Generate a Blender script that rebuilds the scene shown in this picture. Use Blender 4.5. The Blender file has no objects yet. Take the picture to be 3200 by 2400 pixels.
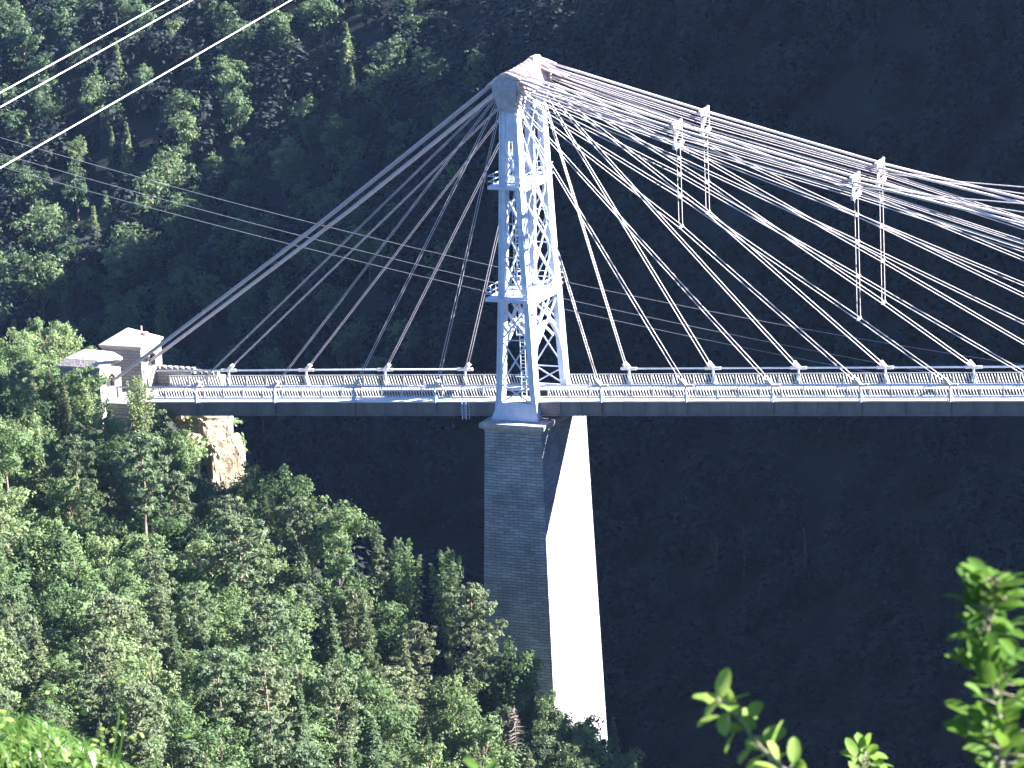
import bpy, math, random
import numpy as np
from mathutils import Vector, noise
random.seed(7); RS = np.random.RandomState(11)
S = bpy.context.scene
COL = S.collection
# ------------------------------------------------------------------ camera
CAM = np.array([154.5237, -351.7538, 91.1553]); FPX = 13971.98; W = 6.54
YAW, PITCH, ROLL = -0.415078, 0.232507, -0.0407134
def basis():
    f = np.array([math.sin(YAW)*math.cos(PITCH), math.cos(YAW)*math.cos(PITCH), -math.sin(PITCH)])
    r = np.array([math.cos(YAW), -math.sin(YAW), 0]); u = np.cross(r, f)
    return r*math.cos(ROLL)+u*math.sin(ROLL), -r*math.sin(ROLL)+u*math.cos(ROLL), f
RR, UU, FF = basis()
def ray(px, py): return FF+(px-1600)/FPX*RR-(py-1200)/FPX*UU
def at(px, py, v, ax=1):
    d = ray(px, py); return CAM+d*((v-CAM[ax])/d[ax])
def atd(px, py, t): return CAM+ray(px, py)*t
def proj(p):
    d = np.array(p, dtype=float)-CAM; z = d@FF
    return 1600+FPX*(d@RR)/z, 1200-FPX*(d@UU)/z
SUN = np.array([.8, .34, .476]); SUN /= np.linalg.norm(SUN)
# ------------------------------------------------------------------ materials
def mat(name, color=(.5, .5, .5), rough=.7, metal=0., var=.15, scale=3., bump=0., bscale=20., ramp=None, transl=0., objrand=False, spec=.3, coord='Object', stretch=None):
    m = bpy.data.materials.new(name); m.use_nodes = True; nt = m.node_tree; N = nt.nodes; L = nt.links
    b = N['Principled BSDF']; out = N['Material Output']
    b.inputs['Roughness'].default_value = rough; b.inputs['Metallic'].default_value = metal
    b.inputs['Specular IOR Level'].default_value = spec
    tc = N.new('ShaderNodeTexCoord'); src = tc.outputs[coord]
    if stretch:
        mp = N.new('ShaderNodeMapping'); mp.inputs['Scale'].default_value = stretch; L.new(src, mp.inputs[0]); src = mp.outputs[0]
    nz = N.new('ShaderNodeTexNoise'); nz.inputs['Scale'].default_value = scale; nz.inputs['Detail'].default_value = 6
    L.new(src, nz.inputs['Vector'])
    cr = N.new('ShaderNodeValToRGB'); e = cr.color_ramp.elements
    if ramp is None:
        ramp = [(.3, tuple(c*(1-var) for c in color)), (.7, tuple(min(1, c*(1+var)) for c in color))]
    while len(e) < len(ramp): e.new(.5)
    for i, (p, c) in enumerate(ramp): e[i].position = p; e[i].color = (*c, 1)
    fac = nz.outputs['Fac']
    if objrand:
        oi = N.new('ShaderNodeObjectInfo'); mx = N.new('ShaderNodeMath'); mx.operation = 'MULTIPLY_ADD'
        L.new(oi.outputs['Random'], mx.inputs[0]); mx.inputs[1].default_value = .75
        mn = N.new('ShaderNodeMath'); mn.operation = 'MULTIPLY_ADD'; L.new(fac, mn.inputs[0]); mn.inputs[1].default_value = .9; mn.inputs[2].default_value = -.32
        L.new(mn.outputs[0], mx.inputs[2]); fac = mx.outputs[0]
    L.new(fac, cr.inputs['Fac']); L.new(cr.outputs['Color'], b.inputs['Base Color'])
    if bump:
        n2 = N.new('ShaderNodeTexNoise'); n2.inputs['Scale'].default_value = bscale; n2.inputs['Detail'].default_value = 5
        L.new(src, n2.inputs['Vector']); bp = N.new('ShaderNodeBump'); bp.inputs['Strength'].default_value = bump; bp.inputs['Distance'].default_value = .2
        L.new(n2.outputs['Fac'], bp.inputs['Height']); L.new(bp.outputs[0], b.inputs['Normal'])
    if transl:
        t = N.new('ShaderNodeBsdfTranslucent'); mixs = N.new('ShaderNodeMixShader'); mixs.inputs[0].default_value = transl
        hs = N.new('ShaderNodeHueSaturation'); hs.inputs['Value'].default_value = 1.3; hs.inputs['Hue'].default_value = .485
        L.new(cr.outputs['Color'], hs.inputs['Color']); L.new(hs.outputs[0], t.inputs['Color'])
        L.new(b.outputs[0], mixs.inputs[1]); L.new(t.outputs[0], mixs.inputs[2]); L.new(mixs.outputs[0], out.inputs['Surface'])
    return m
def brick_mat(name, c1, c2, mortar, bw, bh, scale=1.):
    m = bpy.data.materials.new(name); m.use_nodes = True; nt = m.node_tree; N = nt.nodes; L = nt.links
    b = N['Principled BSDF']; b.inputs['Roughness'].default_value = .9; b.inputs['Specular IOR Level'].default_value = .15
    tc = N.new('ShaderNodeTexCoord'); sp = N.new('ShaderNodeSeparateXYZ'); L.new(tc.outputs['Object'], sp.inputs[0])
    ad = N.new('ShaderNodeMath'); ad.operation = 'ADD'; L.new(sp.outputs[0], ad.inputs[0]); L.new(sp.outputs[1], ad.inputs[1])
    nzw = N.new('ShaderNodeTexNoise'); nzw.inputs['Scale'].default_value = .6; L.new(tc.outputs['Object'], nzw.inputs['Vector'])
    aw = N.new('ShaderNodeMath'); aw.operation = 'MULTIPLY_ADD'; L.new(nzw.outputs['Fac'], aw.inputs[0]); aw.inputs[1].default_value = .22; L.new(sp.outputs[2], aw.inputs[2])
    cb = N.new('ShaderNodeCombineXYZ'); L.new(ad.outputs[0], cb.inputs[0]); L.new(aw.outputs[0], cb.inputs[1])
    br = N.new('ShaderNodeTexBrick'); L.new(cb.outputs[0], br.inputs['Vector'])
    br.inputs['Scale'].default_value = scale; br.inputs['Brick Width'].default_value = bw; br.inputs['Row Height'].default_value = bh
    br.inputs['Mortar Size'].default_value = bh*.11; br.inputs['Mortar Smooth'].default_value = .3
    br.inputs['Color1'].default_value = (*c1, 1); br.inputs['Color2'].default_value = (*c2, 1); br.inputs['Mortar'].default_value = (*mortar, 1)
    nz = N.new('ShaderNodeTexNoise'); nz.inputs['Scale'].default_value = .35; nz.inputs['Detail'].default_value = 8; L.new(tc.outputs['Object'], nz.inputs['Vector'])
    mr = N.new('ShaderNodeMapRange'); mr.inputs[1].default_value = .3; mr.inputs[2].default_value = .7; mr.inputs[3].default_value = .6; mr.inputs[4].default_value = 1.15
    L.new(nz.outputs['Fac'], mr.inputs[0])
    mu = N.new('ShaderNodeMixRGB'); mu.blend_type = 'MULTIPLY'; mu.inputs[0].default_value = 1; L.new(br.outputs['Color'], mu.inputs[1]); L.new(mr.outputs[0], mu.inputs[2])
    L.new(mu.outputs[0], b.inputs['Base Color'])
    bp = N.new('ShaderNodeBump'); bp.inputs['Strength'].default_value = .9; bp.inputs['Distance'].default_value = .15; bp.invert = True
    L.new(br.outputs['Fac'], bp.inputs['Height']); L.new(bp.outputs[0], b.inputs['Normal'])
    return m
M = {}
M['paint'] = mat('pale_steel_paint', (.50, .56, .68), .55, .0, .12, 1.5, .1, 8)
M['rail_paint'] = mat('white_railing_paint', (.50, .50, .50), .6, 0, .1, 2.)
M['cable'] = mat('galvanised_cable', (.66, .61, .62), .55, .15, .18, 6., .3, 60)
M['saddle'] = mat('shade_toned_saddle_iron', (.34, .33, .38), .7, 0, .25, 2.5, .4, 9)  # grey-purple darkened so the base colour carries the shade on the tower head
M['rust'] = mat('weathered_pink_steel', ramp=[(.3, (.30, .22, .22)), (.55, (.62, .52, .53)), (.75, (.72, .66, .68))], rough=.75, scale=4, bump=.5, bscale=14)
M['girder'] = mat('dark_girder_paint', (.165, .135, .135), .6, 0, .25, 1.1, .1, 6, stretch=(1, 1, .25))
M['concrete'] = mat('walkway_concrete', (.68, .67, .66), .9, 0, .12, 1.3, .2, 10)
M['track'] = mat('track_bed', (.055, .05, .055), .95, 0, .3, 3, .5, 10)
M['rail'] = mat('steel_rail', (.25, .2, .18), .4, .6)
M['pier'] = brick_mat('dark_coursed_stone', (.30, .30, .32), (.44, .44, .45), (.19, .19, .20), .95, .27)
M['ashlar'] = brick_mat('pale_ashlar', (.37, .35, .33), (.30, .29, .275), (.22, .21, .20), .7, .3)
M['cap'] = mat('cornice_stone', (.40, .34, .33), .9, 0, .25, 2, .4, 8)
M['roof'] = mat('stone_roof_slab', (.46, .40, .36), .9, 0, .16, 1.2, .3, 5)
M['rock'] = mat('cream_rock', ramp=[(.32, (.10, .075, .05)), (.44, (.22, .18, .125)), (.62, (.34, .30, .23))], rough=.95, scale=.7, bump=.8, bscale=3)
M['dark'] = mat('dark_opening', (.03, .03, .035), .9)
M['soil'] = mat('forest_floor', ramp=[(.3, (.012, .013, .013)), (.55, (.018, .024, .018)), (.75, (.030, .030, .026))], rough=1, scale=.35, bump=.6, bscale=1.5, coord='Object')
M['bark'] = mat('grey_brown_bark', (.16, .125, .10), .95, 0, .3, 6, .5, 20)
M['barkpine'] = mat('orange_pine_bark', (.27, .20, .155), .95, 0, .25, 5, .5, 20)
M['deadwood'] = mat('bleached_dead_wood', (.30, .25, .22), .95, 0, .2, 5)
def greens(n, a, b, c, tr=.28, sc=.8): return mat(n, ramp=[(.08, a), (.5, b), (.92, c)], rough=.65, scale=sc, transl=tr, objrand=True, spec=.25)
M['leaf'] = greens('broad_leaf', (.098, .165, .072), (.150, .228, .100), (.215, .280, .135), .48)
M['pine'] = greens('pine_needle', (.110, .165, .090), (.150, .200, .110), (.195, .220, .125), .42)
M['spruce'] = greens('spruce_needle', (.080, .135, .070), (.120, .172, .085), (.170, .195, .100), .42)
M['farleaf'] = greens('far_leaf', (.062, .11, .060), (.098, .155, .078), (.145, .205, .095), .4)
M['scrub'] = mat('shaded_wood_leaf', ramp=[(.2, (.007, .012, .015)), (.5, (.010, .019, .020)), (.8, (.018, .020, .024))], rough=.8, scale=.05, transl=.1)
M['apple'] = greens('apple_leaf', (.06, .14, .02), (.13, .24, .035), (.30, .40, .10), .45, 14)
M['grass'] = mat('weed_blade', ramp=[(.3, (.035, .08, .015)), (.5, (.07, .15, .025)), (.75, (.22, .26, .12))], rough=.4, scale=9, transl=.35)
M['twig'] = mat('twig_bark', (.17, .16, .11), .8, 0, .2, 20)
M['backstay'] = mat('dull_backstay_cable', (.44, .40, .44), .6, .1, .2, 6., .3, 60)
M['wire'] = mat('bare_wire', (.75, .68, .62), .5, .1)
M['darkwire'] = mat('weathered_wire', (.35, .33, .36), .5, .1)
# ------------------------------------------------------------------ mesh builder
class MB:
    def __init__(s): s.v = []; s.f = []
    def quad(s, a, b, c, d):
        n = len(s.v); s.v += [tuple(a), tuple(b), tuple(c), tuple(d)]; s.f.append((n, n+1, n+2, n+3)); return s
    def hexa(s, p):      # 8 points: bottom 4 ccw then top 4
        n = len(s.v); s.v += [tuple(map(float, q)) for q in p]
        for f in ((3, 2, 1, 0), (4, 5, 6, 7), (0, 1, 5, 4), (1, 2, 6, 5), (2, 3, 7, 6), (3, 0, 4, 7)): s.f.append(tuple(n+i for i in f))
        return s
    def box(s, x0, x1, y0, y1, z0, z1):
        return s.hexa([(x0, y0, z0), (x1, y0, z0), (x1, y1, z0), (x0, y1, z0), (x0, y0, z1), (x1, y0, z1), (x1, y1, z1), (x0, y1, z1)])
    def sbox(s, x0, x1, y0, y1, z0, z1):   # box following the deck gradient
        k = .06
        return s.hexa([(x, y, z+k*x) for z in (z0, z1) for x, y in ((x0, y0), (x1, y0), (x1, y1), (x0, y1))])
    def beam(s, a, b, w, h, side=(0, 1, 0)):
        a = Vector(a); b = Vector(b); d = (b-a).normalized(); y = Vector(side); y = (y-d*y.dot(d)).normalized(); z = d.cross(y)
        y = y*w/2; z = z*h/2
        return s.hexa([a-y-z, a+y-z, a+y+z, a-y+z, b-y-z, b+y-z, b+y+z, b-y+z])
    def tube(s, pts, r, n=6, r1=None):
        pts = [Vector(p) for p in pts]; base = len(s.v); m = len(pts)
        up = Vector((0, 1, 0)) if abs((pts[-1]-pts[0]).normalized().y) < .9 else Vector((1, 0, 0))
        for i, p in enumerate(pts):
            d = (pts[min(i+1, m-1)]-pts[max(i-1, 0)]).normalized(); a = d.cross(up).normalized(); b = d.cross(a)
            rr = r if r1 is None else r+(r1-r)*i/(m-1)
            for k in range(n):
                t = 2*math.pi*k/n; s.v.append(tuple(p+(a*math.cos(t)+b*math.sin(t))*rr))
        for i in range(m-1):
            for k in range(n):
                s.f.append((base+i*n+k, base+i*n+(k+1) % n, base+(i+1)*n+(k+1) % n, base+(i+1)*n+k))
        s.f.append(tuple(base+k for k in range(n))[::-1]); s.f.append(tuple(base+(m-1)*n+k for k in range(n)))
        return s
    def build(s, name, m, parent=None, smooth=False):
        me = bpy.data.meshes.new(name); me.from_pydata(s.v, [], s.f); me.materials.append(m)
        if smooth: me.polygons.foreach_set('use_smooth', [True]*len(me.polygons))
        o = bpy.data.objects.new(name, me); COL.objects.link(o)
        if parent: o.parent = parent; 
        return o
def tag(o, label=None, cat=None, group=None, kind=None):
    if label: o['label'] = label
    if cat: o['category'] = cat
    if group: o['group'] = group
    if kind: o['kind'] = kind
    return o
def empty(name, loc=(0, 0, 0), rz=0):
    o = bpy.data.objects.new(name, None); COL.objects.link(o); o.location = loc; o.rotation_euler = (0, 0, rz); o.empty_display_size = .5; return o
def child(mb, name, m, parent, smooth=False):
    """mesh built in world coordinates, parented to a thing (or part) whose origin may be elsewhere"""
    off = Vector((0, 0, 0)); p = parent
    while p: off += Vector(p.location); p = p.parent
    mb.v = [(x-off.x, y-off.y, z-off.z) for x, y, z in mb.v]
    return mb.build(name, m, parent, smooth)
def lerp_tab(t, x):
    return float(np.interp(x, [a for a, _ in t], [b for _, b in t]))
# ------------------------------------------------------------------ terrain
PROF = [(-200, -10), (-120, -7), (-75, -5), (-52, -5), (-44, -5), (-38, -7), (-35, -12.5), (-30, -17), (-20, -18.8), (-12, -21.5), (-6, -24.5), (0, -29), (5, -33.5), (12, -39), (20, -49), (30, -64), (42, -76)]
PX = np.array([a for a, _ in PROF]); PZ = np.array([b for _, b in PROF])
def sstep(a, b, x): t = np.clip((np.asarray(x, dtype=float)-a)/(b-a), 0, 1); return t*t*(3-2*t)
def wav(X, Y, s, ph): return np.sin(X/s+ph)*np.cos(Y/s*1.17+ph*2.1)+.6*np.sin((X+Y*.8)/s*1.9+ph*3)+.4*np.cos((Y-X*.6)/s*3.1+ph)
def height(X, Y):
    X = np.asarray(X, dtype=float); Y = np.asarray(Y, dtype=float)
    g = np.interp(X, PX, PZ)
    edge = 16-29*sstep(-39, -30, X)
    sp = g+2.2*sstep(-30, -20, X)-np.maximum(0, Y-edge)*1.05+wav(X, Y, 9., 1.)*.5*sstep(-36, -44, -np.abs(X+36))
    u = X*.5+Y*.866; v = X*.866-Y*.5
    k = KL+(KR-KL)*sstep(V0, V1, v)
    mt = np.minimum(-75+k*np.maximum(0, u-20), CAP0+(CAP1-CAP0)*sstep(VA, VB, v))+wav(X, Y, 26., 2.3)*1.6+wav(X, Y, 11., .7)*.7
    r = np.hypot(X-CAM[0], Y-CAM[1])
    kk = 89.75-.335*r-np.maximum(0, r-45)*.12
    h = np.maximum(np.maximum(sp, mt), np.maximum(kk, -76))
    return h
KL, KR, V0, V1, CAP0, CAP1, VA, VB = .42, .90, -232., -95., 0., 112., -168., 40.
def hz(x, y): return float(height(x, y))
def grid_mesh(name, xs, ys, m):
    X, Y = np.meshgrid(xs, ys); Z = height(X, Y); n, k = X.shape
    co = np.stack([X, Y, Z], -1).reshape(-1, 3)
    i = np.arange((n-1)*(k-1)); a = (i//(k-1))*k+i % (k-1)
    F = np.stack([a, a+1, a+k+1, a+k], -1)
    me = bpy.data.meshes.new(name); me.vertices.add(len(co)); me.vertices.foreach_set('co', co.ravel())
    me.loops.add(F.size); me.loops.foreach_set('vertex_index', F.ravel().astype(np.int32))
    me.polygons.add(len(F)); me.polygons.foreach_set('loop_start', np.arange(0, F.size, 4, dtype=np.int32)); me.polygons.foreach_set('loop_total', np.full(len(F), 4, dtype=np.int32))
    me.polygons.foreach_set('use_smooth', [True]*len(F)); me.update(); me.validate(); me.materials.append(m)
    o = bpy.data.objects.new(name, me); COL.objects.link(o); return o
def axis(a, b, c, d, fine, coarse): return np.unique(np.concatenate([np.arange(a, b, coarse), np.arange(b, c, fine), np.arange(c, d+1, coarse)]))
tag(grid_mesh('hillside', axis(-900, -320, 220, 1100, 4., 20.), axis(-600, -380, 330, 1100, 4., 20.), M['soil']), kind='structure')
# river at the bottom of the gorge
rv = MB().quad((-900, -600, -75.2), (600, -600, -75.2), (600, 600, -75.2), (-900, 600, -75.2)).build('river', mat('river_water', (.03, .05, .05), .1, 0), None)
tag(rv, kind='structure')
# ------------------------------------------------------------------ bridge
K6 = .06
def cz(x): return K6*x                      # chord height
br = empty('suspension_bridge', (0, W/2, -3)); tag(br, 'white suspension railway bridge with fans of cables spreading from a lattice tower', 'bridge')
X0, X1 = -38.2, 96.
for y0, y1 in ((-.0, 1.9), (W-1.98, W)):
    mb = MB(); x = X0
    while x < X1:
        mb.sbox(x, min(x+3.98, X1), y0, y1, -1.52, -1.40); x += 4
    child(mb, 'walkway', M['concrete'], br)
mb = MB(); mb.sbox(X0, X1, 2.1, W-2.18, -2.42, -2.30); child(mb, 'track_bed', M['track'], br)
mb = MB(); x = X0+.3
while x < X1: mb.sbox(x, x+.22, 2.25, 4.3, -2.297, -2.18); x += .75
child(mb, 'sleepers', M['track'], br)
for y in (2.75, 3.75): child(MB().sbox(X0, X1, y-.035, y+.035, -2.178, -2.04), 'rail', M['rail'], br)
for y, sg in ((.18, -1), (W-.18, 1)):
    g = MB(); g.sbox(-36.8, X1, y-.02, y+.02, -2.62, -1.53); g.sbox(-36.8, X1, y-.2, y+.2, -2.74, -2.623)
    x = -36
    while x < X1:
        g.sbox(x-.03, x+.03, y-.1 if sg < 0 else y+.022, y-.022 if sg < 0 else y+.1, -2.61, -1.54); x += 2
    child(g, 'edge_girder', M['girder'], br)
for y in (2.0, W-2.08):
    child(MB().sbox(X0, X1, y-.05, y+.05, -2.6, -1.525), 'track_girder', M['track'], br)  # near-black colour stands in for the shade on the trough walls
g = MB(); x = -36
while x < X1: g.sbox(x-.1, x+.1, .25, W-.25, -2.60, -2.43); x += 2
child(g, 'cross_beams', M['girder'], br)
for y in (1.72, W-.06):                      # railings (pickets raked towards the far bank)
    r = MB()
    gap = (-1.9, 2.1)
    for a, b in ((X0, gap[0]), (gap[1], X1)):
        r.sbox(a, b, y, y+.06, -.50, -.44); r.sbox(a, b, y+.015, y+.045, -1.30, -1.26)
        x = a+.1
        while x < b-.3:
            r.hexa([(x+.28+q, y+w, -1.40+K6*x) for q, w in ((-.045, .03), (0, -.02), (.055, .03), (0, .08))]+[(x+q, y+w, -.49+K6*x) for q, w in ((-.045, .03), (0, -.02), (.055, .03), (0, .08))]); x += .27
        x = a+.05
        while x < b:
            r.sbox(x, x+.07, y-.01, y+.07, -1.42, -.45); x += 2
    child(r, 'railing', M['rail_paint'], br)
for y in (-.1, W+.1):                         # stiffening chords at the cable feet
    for a, b in ((-40.2, -8), (8, X1)):
        c = MB().tube([(a, y, cz(a)), (b, y, cz(b))], .085, 8); child(c, 'chord', M['paint'], br, True)
nodes = [k for k in range(-4, 12) if k != 0]
for k in nodes:
    for y, sg in ((-.1, -1), (W+.1, 1)):
        x = 8.*k; z = cz(x); p = MB()
        p.beam((x, y, z-.1), (x, y, z-1.5), .2, .13); p.beam((x-.22, y, z-1.4), (x-.02, y, z-.5), .08, .08); p.beam((x+.3, y, z-1.4), (x+.04, y, z-.5), .08, .08)
        po = child(p, 'chord_post', M['paint'], br)
        c = MB(); sgn = 1 if k > 0 else -1
        c.tube([(x-.75, y, z-.045), (x-.3, y, z), (x+.3, y, z), (x+.75, y, z+.045)], .15, 8)
        c.beam((x, y, z), (x-sgn*.45, y, z+.5), .5, .3); child(c, 'cable_shoe', M['cable'], po)
        if y < 1:
            child(MB().beam((x, -.03, z-1.42), (x, -.03, z-2.7), .05, .12, (1, 0, 0)), 'girder_stiffener', M['girder'], po)
# cables
TOPX, TOPZ = .35, 27.4
Z16 = {4: 15.0, 5: 17.7, 6: 19.6, 7: 21.0, 8: 22.1, 9: 22.3}
Z32 = {5: 7.7, 6: 11.4, 7: 14.4, 8: 16.7, 9: 18.3}
Z48 = {7: 7.5, 8: 10.9, 9: 13.9}
def strandpts(knots, seg=5, sag=.0):
    out = []
    for i in range(len(knots)-1):
        a = Vector(knots[i]); b = Vector(knots[i+1])
        for j in range(seg):
            t = j/seg; p = a.lerp(b, t); p.z -= sag*(b-a).length*4*t*(1-t); out.append(p)
    out.append(Vector(knots[-1])); return out
for yi, Yc in enumerate((0., W)):
    for k in range(1, 10):
        for s in (-1, 1):
            e = .36 if k > 1 else .2
            yt = Yc+s*(.12+.05*k); yb = Yc+s*e
            kn = [(TOPX+.25, yt, TOPZ-2.3+.22*k)]
            if k in Z16: kn.append((16, Yc+s*.4, Z16[k]))
            if k in Z32: kn.append((32, Yc+s*.4, Z32[k]))
            if k in Z48: kn.append((48, Yc+s*.4, Z48[k]))
            kn.append((8*k-.25, yb, cz(8*k)+.25))
            child(MB().tube(strandpts(kn, 6, .0018 if k < 4 else .0002+random.random()*.0007), .042, 6), 'stay_cable', M['cable'], br, True)
    for k in range(1, 5):
        for s in (-1, 1):
            kn = [(TOPX-.4, Yc+s*(.15+.07*k), TOPZ-.8+.05*k), (-8*k+.25, Yc+s*.3, cz(-8*k)+.25)]
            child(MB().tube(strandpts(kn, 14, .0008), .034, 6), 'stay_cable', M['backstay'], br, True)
    for s in (-1, 1):                         # main cables: anchor house - saddle - frames - on to midspan
        kn = [(-40.4, Yc+s*.35, -1.75+(.1 if Yc else 0)), (-18.5, Yc+s*.5, 13.9), (-1.1, Yc+s*.6, 27.0)]
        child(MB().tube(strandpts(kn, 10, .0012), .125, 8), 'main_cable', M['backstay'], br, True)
        kn = [(-1.1, Yc+s*.6, 27.0), (-.6, Yc+s*.62, 27.45), (0, Yc+s*.65, 27.85), (.5, Yc+s*.68, 28.0), (1., Yc+s*.7, 27.85), (1.8, Yc+s*.72, 27.55)]
        child(MB().tube(strandpts(kn, 3, 0), .17, 8), 'saddle_cable', M['rust'], br, True)
        kn = [(1.8, Yc+s*.72, 27.55), (16, Yc+s*.78, 23.75), (32, Yc+s*.78, 19.75), (48, Yc+s*.78, 16.5), (64, Yc+s*.78, 14.3), (80, Yc+s*.78, 13.2), (X1, Yc+s*.78, 13.4)]
        child(MB().tube(strandpts(kn, 5, .001), .115, 8), 'main_cable', M['cable'], br, True)
        # load cables handed over from the opposite tower
        kn = [(31.8, Yc+s*.45, 19.3), (39, Yc+s*.5, 18.5), (47, Yc+s*.5, 17.9+.25*s), (60, Yc+s*.5, 18.2), (78, Yc+s*.5, 20.6), (X1, Yc+s*.5, 25)]
        child(MB().tube(strandpts(kn, 3, 0), .045, 6), 'stay_cable', M['cable'], br, True)
        for q, (za, zb) in enumerate(((23.1, 19.2), (22.6, 18.8))):
            kn = [(TOPX+.5, Yc+s*(.3+.2*q), TOPZ-.1-.3*q), (16, Yc+s*(.3+.2*q), za), (32, Yc+s*(.3+.2*q), zb), (48, Yc+s*(.3+.2*q), 14.7-.4*q), (X1, Yc+s*.5, 9)]
            child(MB().tube(strandpts(kn, 5, .0008+.0005*q), .038, 6), 'stay_cable', M['cable'], br, True)
    # frames and hangers
    for hx, zt, zb, zl in ((16, 23.75, 22.15, 15.0), (32, 19.75, 18.35, 7.7), (48, 16.5, 14.0, 4.0)):
        fr = MB()
        fr.beam((hx-.1, Yc-.98, zt+.22), (hx-.1, Yc+.98, zt+.3), .26, .3, (1, 0, 0))
        fr.beam((hx, Yc-1.05, zb-.05), (hx, Yc+1.05, zb+.12), .26, .34, (1, 0, 0))
        fr.beam((hx, Yc+.85, zt+.55), (hx-.05, Yc-.95, zb+.1), .18, .2, (1, 0, 0))
        for s in (-1, 1): fr.beam((hx, Yc+s*.95, zt+.2), (hx, Yc+s*.98, zb), .07, .07, (1, 0, 0))
        child(fr, 'cable_frame', M['cable'], br)
        zs = sorted([z[k] for z in ((Z16 if hx == 16 else Z32 if hx == 32 else Z48),) for k in z if z[k] < zb-.3])
        ho = child(MB().tube([(hx, Yc-.42, zb), (hx, Yc-.42, zl)], .03, 5).tube([(hx, Yc+.42, zb), (hx, Yc+.42, zl)], .03, 5), 'hanger', M['cable'], br)
        for z in zs: child(MB().beam((hx, Yc-.52, z), (hx, Yc+.52, z), .13, .16, (1, 0, 0)), 'clamp', M['cable'], ho)
# ladder hanging on the edge girder
l = MB()
for x in (-5.35, -4.95): l.beam((x, -.18, -1.8), (x, -.18, -3.35), .06, .06); l.beam((x+.25, -.1, -1.8), (x+.25, -.1, -3.3), .04, .04)
for i in range(5): l.beam((-5.35, -.18, -2+-.28*i), (-4.95, -.18, -2-.28*i), .04, .04)
child(l, 'girder_ladder', M['paint'], br)
# ------------------------------------------------------------------ tower
XR = [(-3, 2.12), (0, 1.86), (7.5, 1.55), (12, 1.28), (26, .86)]; XL = [(-3, -1.9), (0, -1.62), (10, -1.08), (26, -.5)]
HY = [(-3, 3.95), (7.5, 3.72), (26, 3.2)]
def xr(z): return lerp_tab(XR, z)
def xl(z): return lerp_tab(XL, z)
def yn(z): return W/2-lerp_tab(HY, z)
def yf(z): return W/2+lerp_tab(HY, z)
tower = empty('lattice_tower', (0, W/2, -3.0)); tag(tower, 'tall white riveted lattice tower standing on the stone pier, holding up the cables', 'tower')
ZL = [-3.0, 0, 4, 7.5, 10, 12, 16, 20, 24, 26.2]
LW, LD = .46, .95
for sx in (0, 1):
    for sy in (0, 1):
        m = MB(); base = len(m.v)
        for z in ZL:
            a, b = (xl(z), xl(z)+LW) if sx == 0 else (xr(z)-LW, xr(z))
            d = LD if z < 20 else LD+.1
            c, e = (yn(z), yn(z)+d) if sy == 0 else (yf(z)-d, yf(z))
            m.v += [(a, c, z), (b, c, z), (b, e, z), (a, e, z)]
        for i in range(len(ZL)-1):
            for q in range(4): m.f.append((4*i+q, 4*i+(q+1) % 4, 4*i+4+(q+1) % 4, 4*i+4+q))
        m.f += [(3, 2, 1, 0), tuple(4*(len(ZL)-1)+q for q in range(4))]
        # raised flange strips on the outward edges
        for i in range(len(ZL)-1):
            z0, z1 = ZL[i], ZL[i+1]
            xo = [(xl(z)-.03 if sx == 0 else xr(z)+.03) for z in (z0, z1)]
            yo = [(yn(z)-.03 if sy == 0 else yf(z)+.03) for z in (z0, z1)]
            m.beam((xo[0], yo[0], z0), (xo[1], yo[1], z1), .12, .12)
            yi = [(yn(z)+LD if sy == 0 else yf(z)-LD) for z in (z0, z1)]
            m.beam((xo[0], yi[0], z0), (xo[1], yi[1], z1), .09, .10)
        child(m, 'leg', M['paint'], tower)
def fx(side, t, z):          # point on the +X or -X face, t = 0 near leg centre .. 1 far leg centre
    x = xr(z)-.12 if side > 0 else xl(z)+.12
    a = yn(z)+LD*.6; b = yf(z)-LD*.6
    return (x, a+(b-a)*t, z)
def fy(side, t, z):          # point on the near (-Y) or far face
    y = yn(z)+.12 if side < 0 else yf(z)-.12
    a = xl(z)+LW*.6; b = xr(z)-LW*.6
    return (a+(b-a)*t, y, z)
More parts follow.
